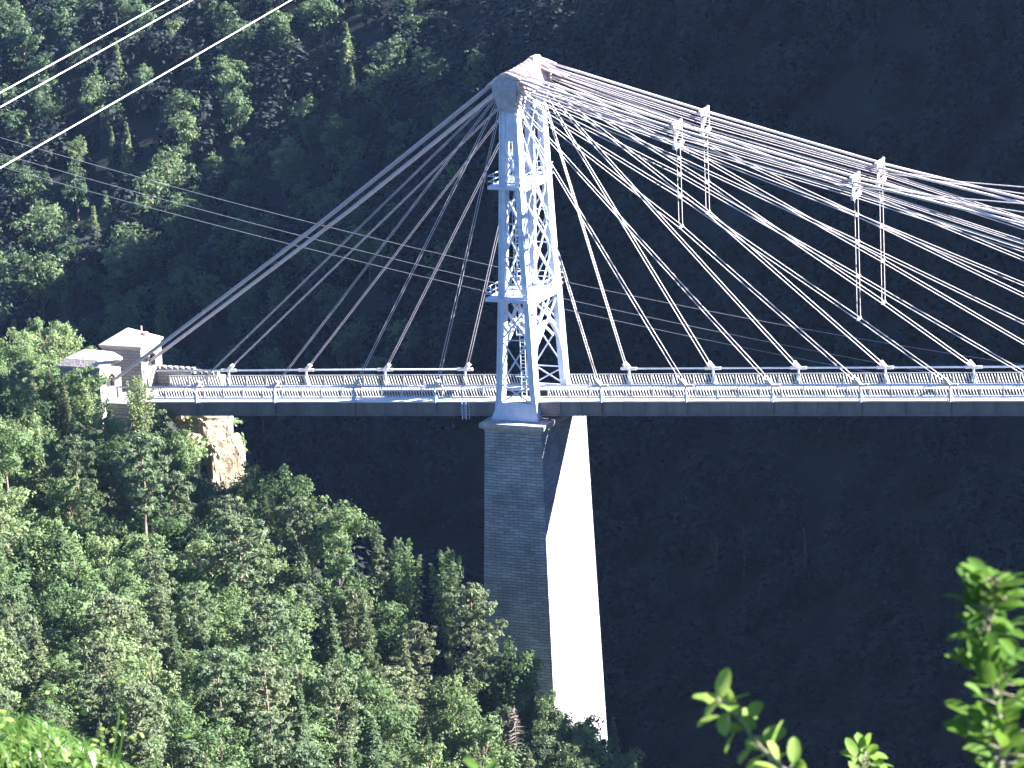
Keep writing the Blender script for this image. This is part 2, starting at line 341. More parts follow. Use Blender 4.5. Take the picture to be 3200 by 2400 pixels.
for side in (1, -1):
    off = .0
    lt = MB(); sd = (0, 1, 0)
    def dia(a, b, w=.24):
        global off
        off = (off+.035) % .14
        o = Vector((-side*off, 0, 0)); lt.beam(Vector(a)+o, Vector(b)+o, w, .03, (0, 1, 0))
        n = (Vector(b)-Vector(a)).cross(Vector((1, 0, 0))).normalized()*(w/2-.02)
        lt.beam(Vector(a)+o+n, Vector(b)+o+n, .03, .12, (0, 1, 0))
    # top panel
    zt, zb = 25.8, 18.3; zm = (zt+zb)/2
    dia(fx(side, 0, zt), fx(side, 1, zb)); dia(fx(side, 1, zt), fx(side, 0, zb))
    for t in (0, 1):
        dia(fx(side, .5, zt), fx(side, t, zm), .2); dia(fx(side, t, zm), fx(side, .5, zb), .2)
    # middle panel, double intersection
    zt, zb = 17.3, 8.3; h = (zt-zb)/3; zz = [zt-h*i for i in range(4)]
    for i in (0, 1):
        dia(fx(side, 0, zz[i]), fx(side, 1, zz[i+2]), .28); dia(fx(side, 1, zz[i]), fx(side, 0, zz[i+2]), .28)
    for t in (0, 1):
        dia(fx(side, .5, zt), fx(side, t, zz[1]), .2); dia(fx(side, .5, zb), fx(side, t, zz[2]), .2)
    for z in (25.8, 22.05, 18.3, 17.3, 14.3, 11.3, 8.3):
        for t in (0, 1):
            p = Vector(fx(side, t, z)); q = Vector(fx(side, .12 if t == 0 else .88, z)); lt.beam(p+Vector((side*.02, 0, 0)), q+Vector((side*.02, 0, 0)), .05, .62, (1, 0, 0))
    # arch under the lower platform
    pts = []
    for i in range(25):
        a = math.pi*i/24; t = .5-.47*math.cos(a); z = -1.4+6.6*(math.sin(a)**.62); pts.append(fx(side, t, z))
    for p, q in zip(pts, pts[1:]): lt.beam(p, q, .34, .12, (1, 0, 0)); 
    for p, q in zip(pts, pts[1:]):
        d = Vector((0, 0, 1)); lt.beam(Vector(p)+d*.0+Vector((side*.08, 0, 0)), Vector(q)+Vector((side*.08, 0, 0)), .10, .16, (1, 0, 0))
    dia(fx(side, 0, 7.0), fx(side, .78, 3.6), .26); dia(fx(side, 1, 7.0), fx(side, .22, 3.6), .26)
    dia(fx(side, .5, 7.0), fx(side, .05, 3.2), .24); dia(fx(side, .5, 7.0), fx(side, .95, 3.2), .24)
    dia(fx(side, .3, 7.0), fx(side, .9, 4.4), .2); dia(fx(side, .7, 7.0), fx(side, .1, 4.4), .2)
    child(lt, 'lattice', M['paint'], tower)
    hb = MB()
    for z0, z1 in ((25.6, 26.2), (17.3, 17.75), (7.15, 7.75)):
        child(MB().beam(fx(side, -.02, (z0+z1)/2), fx(side, 1.02, (z0+z1)/2), .30, z1-z0, (1, 0, 0)), 'cross_girder', M['paint'], tower)
for side in (-1, 1):
    lt = MB()
    n = 0
    for z0, z1 in ((21.2, 18.2), (17.2, 14.6), (14.6, 11.6), (11.6, 8.0), (7, 4.2), (4.2, .2), (.2, -1.5)):
        for k, (a, b) in enumerate(((0, 1), (1, 0))):
            o = Vector((0, -side*.05*k, 0)); lt.beam(Vector(fy(side, a, z0))+o, Vector(fy(side, b, z1))+o, .13, .04, (1, 0, 0))
        lt.beam(fy(side, 0, z1), fy(side, 1, z1), .06, .1, (0, 1, 0))
    child(lt, 'side_bracing', M['paint'], tower)
    pl = MB()
    yy = (lambda z: yn(z)+.05) if side < 0 else (lambda z: yf(z)-.05)
    for z0, z1 in ((21.9, 26.1),):
        pl.hexa([(xl(z0)+.1, yy(z0), z0), (xr(z0)-.1, yy(z0), z0), (xr(z0)-.1, yy(z0)+.06, z0), (xl(z0)+.1, yy(z0)+.06, z0), (xl(z1)+.1, yy(z1), z1), (xr(z1)-.1, yy(z1), z1), (xr(z1)-.1, yy(z1)+.06, z1), (xl(z1)+.1, yy(z1)+.06, z1)])
    for i in range(8):      # arched lower edge of the head plate
        a = math.pi*i/8; b = math.pi*(i+1)/8
    child(pl, 'head_plate', M['paint'], tower)
    bp = MB(); y = yn(-2)-.05 if side < 0 else yf(-2)-.1
    bp.hexa([(-2.3, y-.1, -3.0), (2.2, y-.1, -3.0), (2.2, y+.15, -3.0), (-2.3, y+.15, -3.0), (-1.62, y, -1.45), (1.9, y, -1.45), (1.9, y+.12, -1.45), (-1.62, y+.12, -1.45)])
    child(bp, 'base_plate', M['paint'], tower)
# platforms with railings
for zp, over in ((17.8, 1.0), (7.8, 1.15)):
    x0, x1, y0, y1 = xl(zp)-over, xr(zp)+.12, yn(zp)-.35, yf(zp)+.35
    p = MB(); p.box(x0, x1, y0, y1, zp, zp+.14); p.box(x0-.02, x1+.02, y0-.05, y0-.002, zp-.12, zp+.17); p.box(x0-.05, x0-.002, y0, y1, zp-.12, zp+.17)
    pf = child(p, 'platform', M['paint'], tower)
    r = MB(); cs = [(x0, y0), (x1, y0), (x1, y1), (x0, y1), (x0, y0)]
    for (ax, ay), (bx, by) in zip(cs, cs[1:]):
        n = max(2, int(math.hypot(bx-ax, by-ay)/1.1))
        for hh in (.55, 1.05): r.beam((ax, ay, zp+hh), (bx, by, zp+hh), .055, .055, (0, 0, 1))
        for i in range(n+1):
            t = i/n; r.beam((ax+(bx-ax)*t, ay+(by-ay)*t, zp+.1), (ax+(bx-ax)*t, ay+(by-ay)*t, zp+1.07), .05, .05)
    child(r, 'platform_railing', M['paint'], pf)
# ladder and its cage inside the near side
l = MB(); yl = 1.35
for x in (-.15, .3): l.beam((x, yl, -1.4), (x, yl, 25), .05, .05)
z = -1.2
while z < 25: l.beam((-.15, yl, z), (.3, yl, z), .035, .035); z += .32
z = 8.9
while z < 24:
    if not 16.5 < z < 19: l.tube([(.08+.42*math.cos(a), yl-.05+.42*math.sin(a), z) for a in np.linspace(math.pi, 2*math.pi, 8)], .02, 4)
    z += .75
for a in (-2.6, -1.57, -.5): l.tube([(.08+.42*math.cos(a), yl-.05+.42*math.sin(a), 8.9), (.08+.42*math.cos(a), yl-.05+.42*math.sin(a), 16.4)], .02, 4)
child(l, 'ladder', M['paint'], tower)
bx = MB(); bx.box(-.3, .75, 1.0, 1.9, 4.3, 4.42)
for x in (-.3, .75): bx.beam((x, 1.0, 4.35), (x, 1.0, 6.6), .06, .06); bx.beam((x, 1.9, 4.35), (x, 1.9, 6.6), .06, .06)
child(MB().beam((-.6, 1.0, .6), (.75, 1.0, .6), .07, .07), 'ladder_tie', M['paint'], tower)
child(bx, 'rest_landing', M['paint'], tower)
# head: two saddle housings joined by a pitched transverse box
hd = MB(); zc = 26.15
def loft(mb, secs):
    b = len(mb.v); n = len(secs[0])
    for s in secs: mb.v += [tuple(p) for p in s]
    for i in range(len(secs)-1):
        for q in range(n): mb.f.append((b+i*n+q, b+i*n+(q+1) % n, b+(i+1)*n+(q+1) % n, b+(i+1)*n+q))
    mb.f.append(tuple(b+q for q in range(n))[::-1]); mb.f.append(tuple(b+(len(secs)-1)*n+q for q in range(n)))
for yc, nm in ((.25, 0), (W-.25, 1)):
    h = MB()
    secs = []
    for z, hx, hy in ((24.6, .72, .62), (25.6, .95, .82), (26.2, 1.12, .95), (26.9, 1.14, 1.0), (27.35, 1.1, .98), (27.62, .5, .9)):
        secs.append([(.2-hx, yc-hy, z), (.2+hx, yc-hy, z), (.2+hx, yc+hy, z), (.2-hx, yc+hy, z)])
    loft(h, secs); ho = child(h, 'saddle_housing', M['saddle'], tower)
    s = MB()
    for i in range(9):          # strands wrapped over the saddle
        yy = yc-.85+.21*i+random.uniform(-.04, .04); rz_ = random.uniform(-.06, .06)
        s.tube([(-1.5, yy, 26.75), (-1.15, yy, 27.1), (-.6, yy, 27.5+rz_), (.1, yy, 27.78+rz_), (.7, yy, 27.76+rz_), (1.4, yy, 27.45), (2.1, yy*.9+yc*.1, 27.15), (3.2, yy*.8+yc*.2, 26.75)], .10, 6)
    for i in range(10):
        yy = yc-.7+.15*i; s.tube([(.6, yy, 27.5), (1.3, yy, 26.7-.05*i), (2.0+.1*i, yy, 25.9-.1*i)], .07, 5)
    child(s, 'saddle_strands', M['rust'], ho, True)
r = MB()
r.hexa([(-.85, 1.0, 25.9), (1.15, 1.0, 25.9), (1.15, W-1, 25.9), (-.85, W-1, 25.9), (-.25, 1.0, 27.75), (.65, 1.0, 27.75), (.6, W-1, 28.2), (-.2, W-1, 28.2)])
r.hexa([(-.3, W-1.9, 27.58), (.8, W-1.9, 27.58), (.9, W+.7, 27.58), (-.3, W+.7, 27.58), (.1, W-1.2, 28.5), (.5, W-1.2, 28.5), (.5, W+.2, 28.5), (.1, W+.2, 28.5)])
child(r, 'head_beam', M['saddle'], tower)
s = MB()
for i in range(54):
    y = .5+i*.105; a = random.uniform(-.3, .3); b = random.uniform(-.12, .12)+.45*i/54; s.tube([(-1.15+a, y, 26.3), (-.6, y+.5*a, 27.3+b), (.15, y+.1, 27.85+b), (.9, y+.6*a, 27.3+b), (1.5, y, 26.2+a)], random.uniform(.05, .12), 5)
child(s, 'head_strapping', M['rust'], tower, True)
# ------------------------------------------------------------------ stone pier
pier = empty('stone_pier', (0, W/2, -3.3)); tag(pier, 'tall tapering stone pier under the lattice tower, half shaded and half in sun', 'bridge pier')
def pr(z):
    t = (-3.6-z)/25.
    return (-2.5-1.05*t, 2.88+.45*t, -1.8-.45*t, 8.52+.75*t)
mb = MB(); secs = []
for z in np.linspace(-60, -3.75, 30):
    a, b, c, d = pr(z); secs.append([(a, c, z), (b, c, z), (b, d, z), (a, d, z)])
loft(mb, secs); child(mb, 'shaft', M['pier'], pier)
mb = MB(); a, b, c, d = pr(-3.7); loft(mb, [[(a-e, c-e, z), (b+e, c-e, z), (b+e, d+e, z), (a-e, d+e, z)] for z, e in ((-3.75, .0), (-3.6, .12), (-3.5, .34), (-3.28, .42), (-3.05, .36))]); child(mb, 'cornice', M['cap'], pier)
mb = MB(); mb.box(-2.2, 2.75, -.85, 0.7, -3.045, -2.98); mb.box(-2.2, 2.75, W-.7, W+.85, -3.045, -2.98); child(mb, 'bearing_slab', M['cap'], pier)
# ------------------------------------------------------------------ anchor houses
def house(x1, y0, y1, zt, label, sag):
    t = empty('anchor_house', (x1-2, (y0+y1)/2, -6)); tag(t, label, 'anchor house', None)
    x0 = x1-4.1; yc = (y0+y1)/2
    w = MB(); zb = -9.
    w.box(x0, x1-.42, y0, y1, zb, zt-.3)
    # front wall built round an arched cable opening on the +X face
    o0, o1, zs, zh = yc-.75, yc+.75, zt-2.35, zt-1.75
    w.box(x1-.418, x1, y0, o0, zb, zt-.3); w.box(x1-.418, x1, o1, y1, zb, zt-.3); w.box(x1-.418, x1, o0+.002, o1-.002, zb, zs)
    n = 10
    for i in range(n):
        a = math.pi*i/n; b = math.pi*(i+1)/n
        ya, yb = yc-.75*math.cos(a), yc-.75*math.cos(b); za, zb2 = zh+.7*math.sin(a), zh+.7*math.sin(b)
        w.hexa([(x1-.418, ya, za), (x1, ya, za), (x1, yb, zb2), (x1-.418, yb, zb2), (x1-.418, ya, zt-.3), (x1, ya, zt-.3), (x1, yb, zt-.3), (x1-.418, yb, zt-.3)])
    child(w, 'wall', M['ashlar'], t)
    ar = MB()
    for i in range(n):
        a = math.pi*i/n; b = math.pi*(i+1)/n
        P = lambda q, rr, x: (x, yc-rr*math.cos(q), zh+rr*math.sin(q)*.93)
        ar.hexa([P(a, .76, x1+.003), P(a, .76, x1+.10), P(b, .76, x1+.10), P(b, .76, x1+.003), P(a, .98, x1+.003), P(a, .98, x1+.10), P(b, .98, x1+.10), P(b, .98, x1+.003)])
    for q in ((y0+.3, o0-.3, zs-.15, zs), (o1+.1, y1-.35, zs-1.4, zs-1.28)): child(MB().box(x1+.003, x1+.12, *q), 'stone_ledge', M['cap'], t)
    child(ar, 'arch_surround', M['cap'], t)
    child(MB().box(x1-.4, x1-.36, o0, o1, zs, zh+.72), 'cable_opening', M['dark'], t)
    child(MB().box(x1+.003, x1+.07, yc+1.0, yc+1.25, zs-1.2, zs-.2).box(x1+.003, x1+.07, yc-1.2, yc-1.0, zs-1.9, zs-.9), 'wall_slot', M['dark'], t)
    c = MB(); loft(c, [[(x0-e, y0-e, z), (x1+e, y0-e, z), (x1+e, y1+e, z), (x0-e, y1+e, z)] for z, e in ((zt-.32, .03), (zt-.2, .16), (zt, .2))]); child(c, 'eaves_course', M['cap'], t)
    r = MB(); e = .18; hp = 1.15
    b0 = [(x0-e, y0-e, zt+.003), (x1+e, y0-e, zt+.003), (x1+e, y1+e, zt+.003), (x0-e, y1+e, zt+.003)]
    if sag:
        s2 = [(x0+.4, y0+.4, zt+.6), (x1-.4, y0+.4, zt+.55), (x1-.4, y1-.4, zt+.6), (x0+.4, y1-.4, zt+.65)]; s3 = [(x0+1.3, y0+1.4, zt+.95), (x1-1.3, y0+1.4, zt+.9), (x1-1.3, y1-1.4, zt+.95), (x0+1.3, y1-1.4, zt+1)]
        loft(r, [b0, s2, s3])
    else:
        xm = (x0+x1)/2; s2 = [(xm-.45, yc-.3, zt+hp), (xm-.3, yc-.3, zt+hp), (xm-.3, yc+.3, zt+hp), (xm-.45, yc+.3, zt+hp)]; loft(r, [b0, s2])
        r.tube([(xm+.9, yc+.5, zt+.6), (xm+.9, yc+.5, zt+1.35)], .09, 6); r.box(xm+1.1, xm+1.4, yc+.3, yc+.8, zt+.5, zt+.78)
    child(r, 'roof', M['roof'], t); return t
house(-39.95, 4.5, 8.6, .38, 'square stone anchor house with a pointed hipped roof behind the end of the bridge', False)
house(-40.8, -2.0, 2.05, -.15, 'squat stone anchor house with a rounded roof, half hidden by trees', True)
# abutment
ab = MB(); ab.box(-44, -39.0, -.6, 7.2, -13, -4.9); ab.box(-44, -38.25, -.4, 7.0, -4.9, -3.86); abo = tag(ab.build('abutment', M['ashlar']), 'pale stone abutment carrying the left end of the deck beside the anchor houses', 'abutment')
pw = MB(); pw.box(-39.9, -36.2, 7.25, 8.6, -4.2, -2.45); pw.box(-36.2, -33.2, 7.25, 8.3, -4.2, -2.75)
x = -39.5
while x < -33.4: pw.box(x, x+.35, 7.4, 7.9, -2.75 if x > -36.4 else -2.45, -2.3 if x > -36.4 else -2.1); x += .62
tag(pw.build('parapet_wall', M['ashlar']), 'broken pale stone parapet beyond the left end of the far railing', 'wall')
# rock outcrop under the left end of the deck
def rockmesh(name, boxes, label):
    import bmesh
    bm = bmesh.new()
    for (cx, cy, cz_, sx, sy, sz, sd) in boxes:
        r = bmesh.ops.create_icosphere(bm, subdivisions=5, radius=1)
        for v in r['verts']:
            p = v.co.copy(); q = Vector([math.copysign(abs(c)**.55, c) for c in p])
            n1 = noise.fractal(p*1.6+Vector((sd, 0, 0)), 1., 2., 5); n2 = noise.cell(p*2.3+Vector((sd, 3, 0)))
            q *= 1+.20*n1+.05*n2
            a_ = .62+.25*math.sin(sd*7); v.co = Vector((cx+(q.x*math.cos(a_)-q.y*math.sin(a_))*sx, cy+(q.x*math.sin(a_)+q.y*math.cos(a_))*sy, cz_+q.z*sz))
    me = bpy.data.meshes.new(name); bm.to_mesh(me); bm.free(); me.materials.append(M['rock'])
    o = bpy.data.objects.new(name, me); COL.objects.link(o); tag(o, label, 'rock'); return o
rb = []
for (px, py, yy, sx, sy, sz, sd) in ((590, 1345, 10, 2.3, 2.2, 1.9, 1.), (645, 1350, 10, 1.75, 2.0, 2.1, 3.), (545, 1370, 10, 2.2, 2.0, 2.6, 7.), (668, 1440, 9.5, 2.0, 2.0, 2.0, 5.), (695, 1470, 9, 1.4, 2.0, 2.3, 9.), (575, 1450, 8.5, 2.6, 2.2, 3., 11)):
    q = at(px, py, yy); rb.append((q[0]-.3, q[1]+1.5, q[2]-.1, sx*1.08, sy*1.15, sz*1.12, sd))
rockmesh('rock_outcrop', rb, 'cream sunlit rock outcrop seen under the left end of the deck')
# ------------------------------------------------------------------ trees
def leafmesh(name, P, Nn, size, m, aspect=1.5, jit=.35):
    n = len(P); rnd = RS.normal(size=(n, 3)); nn = Nn+rnd*jit; nn /= np.linalg.norm(nn, axis=1)[:, None]+1e-9
    a = np.cross(nn, RS.normal(size=(n, 3))); a /= np.linalg.norm(a, axis=1)[:, None]+1e-9; b = np.cross(nn, a)
    s = size*(.6+.8*RS.rand(n, 1)); A = a*s*aspect*.5; B = b*s*.5
    co = np.stack([P-A, P-B*1.0+A*.1, P+A, P+B*1.0+A*.1], 1).reshape(-1, 3)
    F = np.arange(4*n, dtype=np.int32)
    me = bpy.data.meshes.new(name); me.vertices.add(4*n); me.vertices.foreach_set('co', co.ravel())
    me.loops.add(4*n); me.loops.foreach_set('vertex_index', F); me.polygons.add(n)
    me.polygons.foreach_set('loop_start', np.arange(0, 4*n, 4, dtype=np.int32)); me.polygons.foreach_set('loop_total', np.full(n, 4, dtype=np.int32))
    me.update(); me.materials.append(m); return me
def unit(n):
    v = RS.normal(size=(n, 3)); return v/np.linalg.norm(v, axis=1)[:, None]
def mesh_of(mb, name, m):
    me = bpy.data.meshes.new(name); me.from_pydata(mb.v, [], mb.f); me.materials.append(m); return me
# all prototypes are 10 m tall, origin at the foot
def broadleaf(nleaf, size, m, spread=2.7, base=.25, nl=34, twig=True, up=0.):
    T = MB(); T.tube([(0, 0, -1.5), (.1, .05, 2), (0, .15, 4.5), (.1, 0, 7.5)], .26, 7, .07)
    L = []
    for i in range(nl):
        d = unit(1)[0]; rr = RS.rand()**.45; zc = 5.9+up
        c = np.array([d[0]*spread*rr, d[1]*spread*rr, zc+d[2]*(10-zc-.7)*rr*(1 if d[2] > 0 else base*4.2)])
        rl = (.75+.65*RS.rand())*(1.15-.35*max(0, c[2]-6)/4)
        L.append((c, rl)); T.tube([(0, .1, min(7, max(1.8, c[2]-1.6))), tuple(c*np.array([.5, .5, 1])-np.array([0, 0, .5])), tuple(c)], .09, 4, .02)
    k = nleaf//nl; P = []; Nn = []
    for c, rl in L:
        # each lobe is itself a bunch of sprays
        sc = unit(9)*rl*np.array([1, 1, .75])*.72
        q = sc[RS.randint(0, 9, k)]+unit(k)*rl*.48*(RS.rand(k, 1)**.5)*np.array([1, 1, .8]); P.append(c+q); Nn.append(q/rl+np.array([0, 0, .35]))
    P = np.concatenate(P); Nn = np.concatenate(Nn)
    return mesh_of(T, 'trunk', M['bark']), leafmesh('crown', P, Nn, size, m, 1.5, .34)
def spruce(nleaf, size, m, rad=1.9, bare=.08, bark='bark', droop=.35):
    T = MB(); T.tube([(0, 0, -1.5), (0, 0, 5), (0, 0, 9.9)], .2, 6, .02); P = []; Nn = []
    z = 10*bare+.3; wh = []
    while z < 9.8: wh.append(z); z += .34+.12*RS.rand()
    tot = sum((10.1-z) for z in wh)
    for z in wh:
        R_ = rad*((10.05-z)/(10-10*bare))**.8*(.8+.35*RS.rand()); nb = 7
        ph = RS.rand()*6
        for b in range(nb):
            a = ph+b*6.283/nb+RS.normal()*.15; R2 = R_*(.65+.5*RS.rand()); k = max(4, int(nleaf*(10.1-z)/tot/nb))
            t = RS.rand(k)**.6; w = (RS.rand(k)-.5)*R2*.75*(1-t*.5)
            x = np.cos(a)*t*R2-np.sin(a)*w; y = np.sin(a)*t*R2+np.cos(a)*w; zz = z-droop*t*R2+(RS.rand(k)-.5)*.22
            P.append(np.stack([x, y, zz], 1)); Nn.append(np.stack([np.cos(a)*.4+0*t, np.sin(a)*.4+0*t, 1+0*t], 1))
            if R2 > .4: T.tube([(0, 0, z), (math.cos(a)*R2*.85, math.sin(a)*R2*.85, z-droop*R2*.8)], .03, 3, .01)
    return mesh_of(T, 'trunk', M[bark]), leafmesh('crown', np.concatenate(P), np.concatenate(Nn), size, m, 2.2, .6)
def pine(nleaf, size, m, bare=.4, rad=2.1, nl=26):
    T = MB(); T.tube([(0, 0, -1.5), (.08, 0, 3), (-.05, .1, 6), (.05, 0, 9.6)], .2, 7, .05); P = []; Nn = []
    k = nleaf//nl
    for i in range(nl):
        z = 10*bare+(10-10*bare)*((i+.5)/nl); a = i*2.4+RS.rand(); rm = rad*math.sin(math.pi*min(1, .16+.84*(1-(z-10*bare)/(10.6-10*bare))))**.7 if z < 9.4 else .3
        r_ = rm*(.35+.65*RS.rand()); c = np.array([math.cos(a)*r_, math.sin(a)*r_, z+.2]); rl = .55+.5*RS.rand()
        T.tube([(0, 0, z-.5), tuple(c*np.array([.6, .6, 1])-np.array([0, 0, .25])), tuple(c)], .035, 4, .012)
        sc = unit(7)*rl*np.array([1.1, 1.1, .35])*.8
        q = sc[RS.randint(0, 7, k)]+unit(k)*rl*.42*np.array([1, 1, .55])*(RS.rand(k, 1)**.5); P.append(c+q); Nn.append(q+np.array([0, 0, .7]))
    return mesh_of(T, 'trunk', M['barkpine']), leafmesh('crown', np.concatenate(P), np.concatenate(Nn), size, m, 2.2, .7)
def poplar(nleaf, size, m):
    T = MB(); P = []; Nn = []; ns = 9; k = nleaf//ns
    T.tube([(0, 0, -1.5), (0, 0, 3)], .22, 6, .12)
    for i in range(ns):
        a = i*2.4; r_ = .25+1.5*(i/ns); top = 10-1.9*(i/ns)-RS.rand()*.6; bx_, by_ = math.cos(a)*r_, math.sin(a)*r_
        T.tube([(0, 0, 1), (bx_*.6, by_*.6, 4), (bx_, by_, top)], .09, 5, .015)
        t = RS.rand(k); z = 1.4+(top-1.4)*t; wd = .62*np.sin(np.pi*np.clip(t*.92+.06, 0, 1))**.6
        q = unit(k)*wd[:, None]*(RS.rand(k, 1)**.5); ctr = np.stack([bx_*(.25+.75*t), by_*(.25+.75*t), z], 1)
        P.append(ctr+q); Nn.append(q+np.array([0, 0, .3]))
    return mesh_of(T, 'trunk', M['bark']), leafmesh('crown', np.concatenate(P), np.concatenate(Nn), size, m, 1.8, .7)
KIND = {
 'broadleaf_tree': [broadleaf(5600, .19, M['leaf']), broadleaf(6400, .19, M['leaf'], 3.1, .3, 46), broadleaf(4600, .19, M['leaf'], 2.2, .3, 30), broadleaf(4600, .19, M['leaf'], 2.6, .2, 26)],
 'pine_tree': [pine(4200, .16, M['pine'], .36, 1.9, 34), pine(5200, .16, M['pine'], .24, 2.2, 44), pine(5600, .16, M['pine'], .14, 2.0, 48)],
 'spruce_tree': [spruce(5200, .15, M['spruce']), spruce(4600, .15, M['spruce'], 1.5, .12), spruce(6000, .15, M['spruce'], 2.4, .05)],
 'poplar_tree': [poplar(3000, .16, M['leaf'])],
 'far_broadleaf': [broadleaf(2200, .27, M['farleaf'], 2.7, .3, 26), broadleaf(2000, .27, M['farleaf'], 3.2, .25, 30), broadleaf(1500, .27, M['farleaf'], 2.1, .3, 16)],
 'far_spruce': [spruce(1300, .34, M['spruce'], 2.0)],
}
def place(kind, i, x, y, h, wscale=1., label='', group=None, rz=None, name=None, cat='tree', base=None):
    tr, cr = KIND[kind][i % len(KIND[kind])]
    nm = name or {'far_broadleaf': 'broadleaf_tree', 'far_spruce': 'spruce_tree'}.get(kind, kind)
    z = hz(x, y)-.3 if base is None else base
    t = empty(nm, (x, y, z), RS.rand()*6.28 if rz is None else rz); tag(t, label, cat, group)
    s = h/10.; t.scale = (s*wscale, s*wscale, s)
    for n_, me in (('trunk', tr), ('crown', cr)):
        o = bpy.data.objects.new(n_, me); COL.objects.link(o); o.parent = t
    return t
SIL = [(-200, 1120), (0, 1125), (150, 1135), (215, 1165), (310, 1215), (372, 1240), (440, 1265), (530, 1285), (540, 1400), (600, 1450), (640, 1475), (700, 1510), (755, 1490), (800, 1450), (900, 1440), (950, 1500), (1010, 1520), (1060, 1600), (1110, 1700), (1200, 1700), (1300, 1770), (1400, 1790), (1470, 1850), (1500, 1910), (1560, 1990), (1640, 2080), (1700, 2180), (1800, 2190), (1870, 2180), (1950, 2260), (2010, 2420)]
SX = [a for a, _ in SIL]; SY = [b for _, b in SIL]
LAB = {'broadleaf_tree': ('round-topped broadleaf tree packed into the sunlit wood on the near slope', 'broadleaf trees of the near wood'),
       'pine_tree': ('grey-green pine standing among the trees of the sunlit near slope', 'pines of the near wood'),
       'spruce_tree': ('dark pointed spruce standing among the trees of the sunlit near slope', 'spruces of the near wood')}
placed = []
def free(x, y, d):
    for (a, b, c) in placed:
        if (a-x)**2+(b-y)**2 < (d*.5+c*.5)**2: return False
    return True
# trees that can be told apart: (kind, variant, top px, top py, Y, label, height limit, width)
SPECIAL = [
 ('spruce_tree', 0, 1177, 1625, -16, 'tall narrow conifer standing up against the dark gorge left of the pier', 13, 1.0),
 ('pine_tree', 0, 440, 1365, -22, 'pine with a long bare pale trunk below the left end of the deck', 11, .95),
 ('poplar_tree', 0, 1258, 1668, -14.5, 'light green tree of upright feathery shoots just right of the tall conifer', 10.5, 1.15),
 ('poplar_tree', 0, 1392, 1702, -14, 'leaning tree with ragged upright shoots nearest the pier', 10.5, 1.1),
 ('broadleaf_tree', 3, 1040, 1505, -15, 'bright green tree leaning out over the dark gorge', 10, 1.0),
 ('broadleaf_tree', 2, 905, 1432, -12, 'pale green tree directly right of the cream rock', 9.5, .95),
 ('poplar_tree', 0, 425, 1165, -3.4, 'slim pale green tree against the dark wall of the taller anchor house', 8, 1.1),
 ('broadleaf_tree', 1, 262, 1135, -5.5, 'pale barked tree hiding the lower wall of the squat anchor house', 10, .8),
 ('broadleaf_tree', 3, 1795, 2185, -15, 'thin-crowned tree in front of the sunlit foot of the pier', 9, .85),
 ('spruce_tree', 1, 1915, 2230, -15, 'small conifer at the right foot of the pier', 8, .9),
 ('broadleaf_tree', 2, 1612, 1968, -15, 'dark leafy tree overlapping the shaded base of the pier', 11, .9),
 ('pine_tree', 1, 1470, 1842, -17, 'broad pine just left of the shaded pier base', 12, .95),
 ('broadleaf_tree', 0, 1720, 2150, -18, 'low bushy tree between the pier foot and the dead conifer', 8, .8),
]
for kd, vi, px, py, Yv, lb, hl, ws in SPECIAL:
    p = at(px, py, Yv); g = hz(p[0], p[1]); h = min(hl, p[2]-g+.3) if Yv != -16 else hl; 
    place(kd, vi, p[0], p[1], h, ws*10/h*.85 if h < 8.5 else ws, lb, base=p[2]-h); placed.append((p[0], p[1], 3.))
for px, py, Yv, h, ws in ((60, 1010, 24, 9.5, .9), (125, 985, 27, 10.5, .95), (185, 1000, 22, 9.5, .85), (235, 1030, 25, 8.5, .8), (15, 1000, 15, 8, 1.0), (90, 1075, 14, 6.5, 1.1), (-30, 1050, 20, 8, 1.1)):
    p = at(px, py, Yv); place('broadleaf_tree', int(px) % 4, p[0], p[1], h, ws, 'pale green tree in the sunlit clump behind the squat anchor house', 'trees behind the anchor houses', base=p[2]-h); placed.append((p[0], p[1], 3.))
for i, (px, py, Yv, h, ws, kd) in enumerate(((1850, 2250, -17, 8, 1., 'broadleaf_tree'), (1760, 2235, -18, 8, 1., 'broadleaf_tree'), (1690, 2225, -16, 8.5, .9, 'broadleaf_tree'), (1930, 2290, -17, 7, 1., 'broadleaf_tree'), (1670, 2120, -14, 8, .8, 'broadleaf_tree'), (1580, 2060, -15, 9, .9, 'pine_tree'), (1800, 2320, -21, 7, 1.1, 'broadleaf_tree'), (1900, 2360, -20, 6, 1.2, 'broadleaf_tree'))):
    p = at(px, py, Yv); place(kd, i, p[0], p[1], h, ws, 'low tree crowding in front of the foot of the stone pier', 'trees at the pier foot', base=p[2]-h); placed.append((p[0], p[1], 3.))
for i, (px, py, Yv, h, ws) in enumerate(((548, 1335, -4, 8, .8), (570, 1415, -4, 6, 1.1), (605, 1452, -3.5, 5, 1.3), (650, 1475, -4, 5, 1.3), (700, 1512, -5, 6, 1.2), (745, 1500, -6, 7, 1.), (790, 1462, -6, 8, .95), (520, 1300, -5, 8, .9), (630, 1520, -6, 5, 1.4), (680, 1540, -7, 6, 1.2), (850, 1450, -9, 8.5, .9), (522, 1312, 4, 5, 1.2), (790, 1432, 0, 6.5, 1.), (560, 1375, 4, 3.5, 1.3))):
    p = at(px, py, Yv); place('broadleaf_tree', i, p[0], p[1], h, ws, 'low leafy tree growing against the foot of the cream rock', 'trees round the rock outcrop', base=p[2]-h); placed.append((p[0], p[1], 2.))
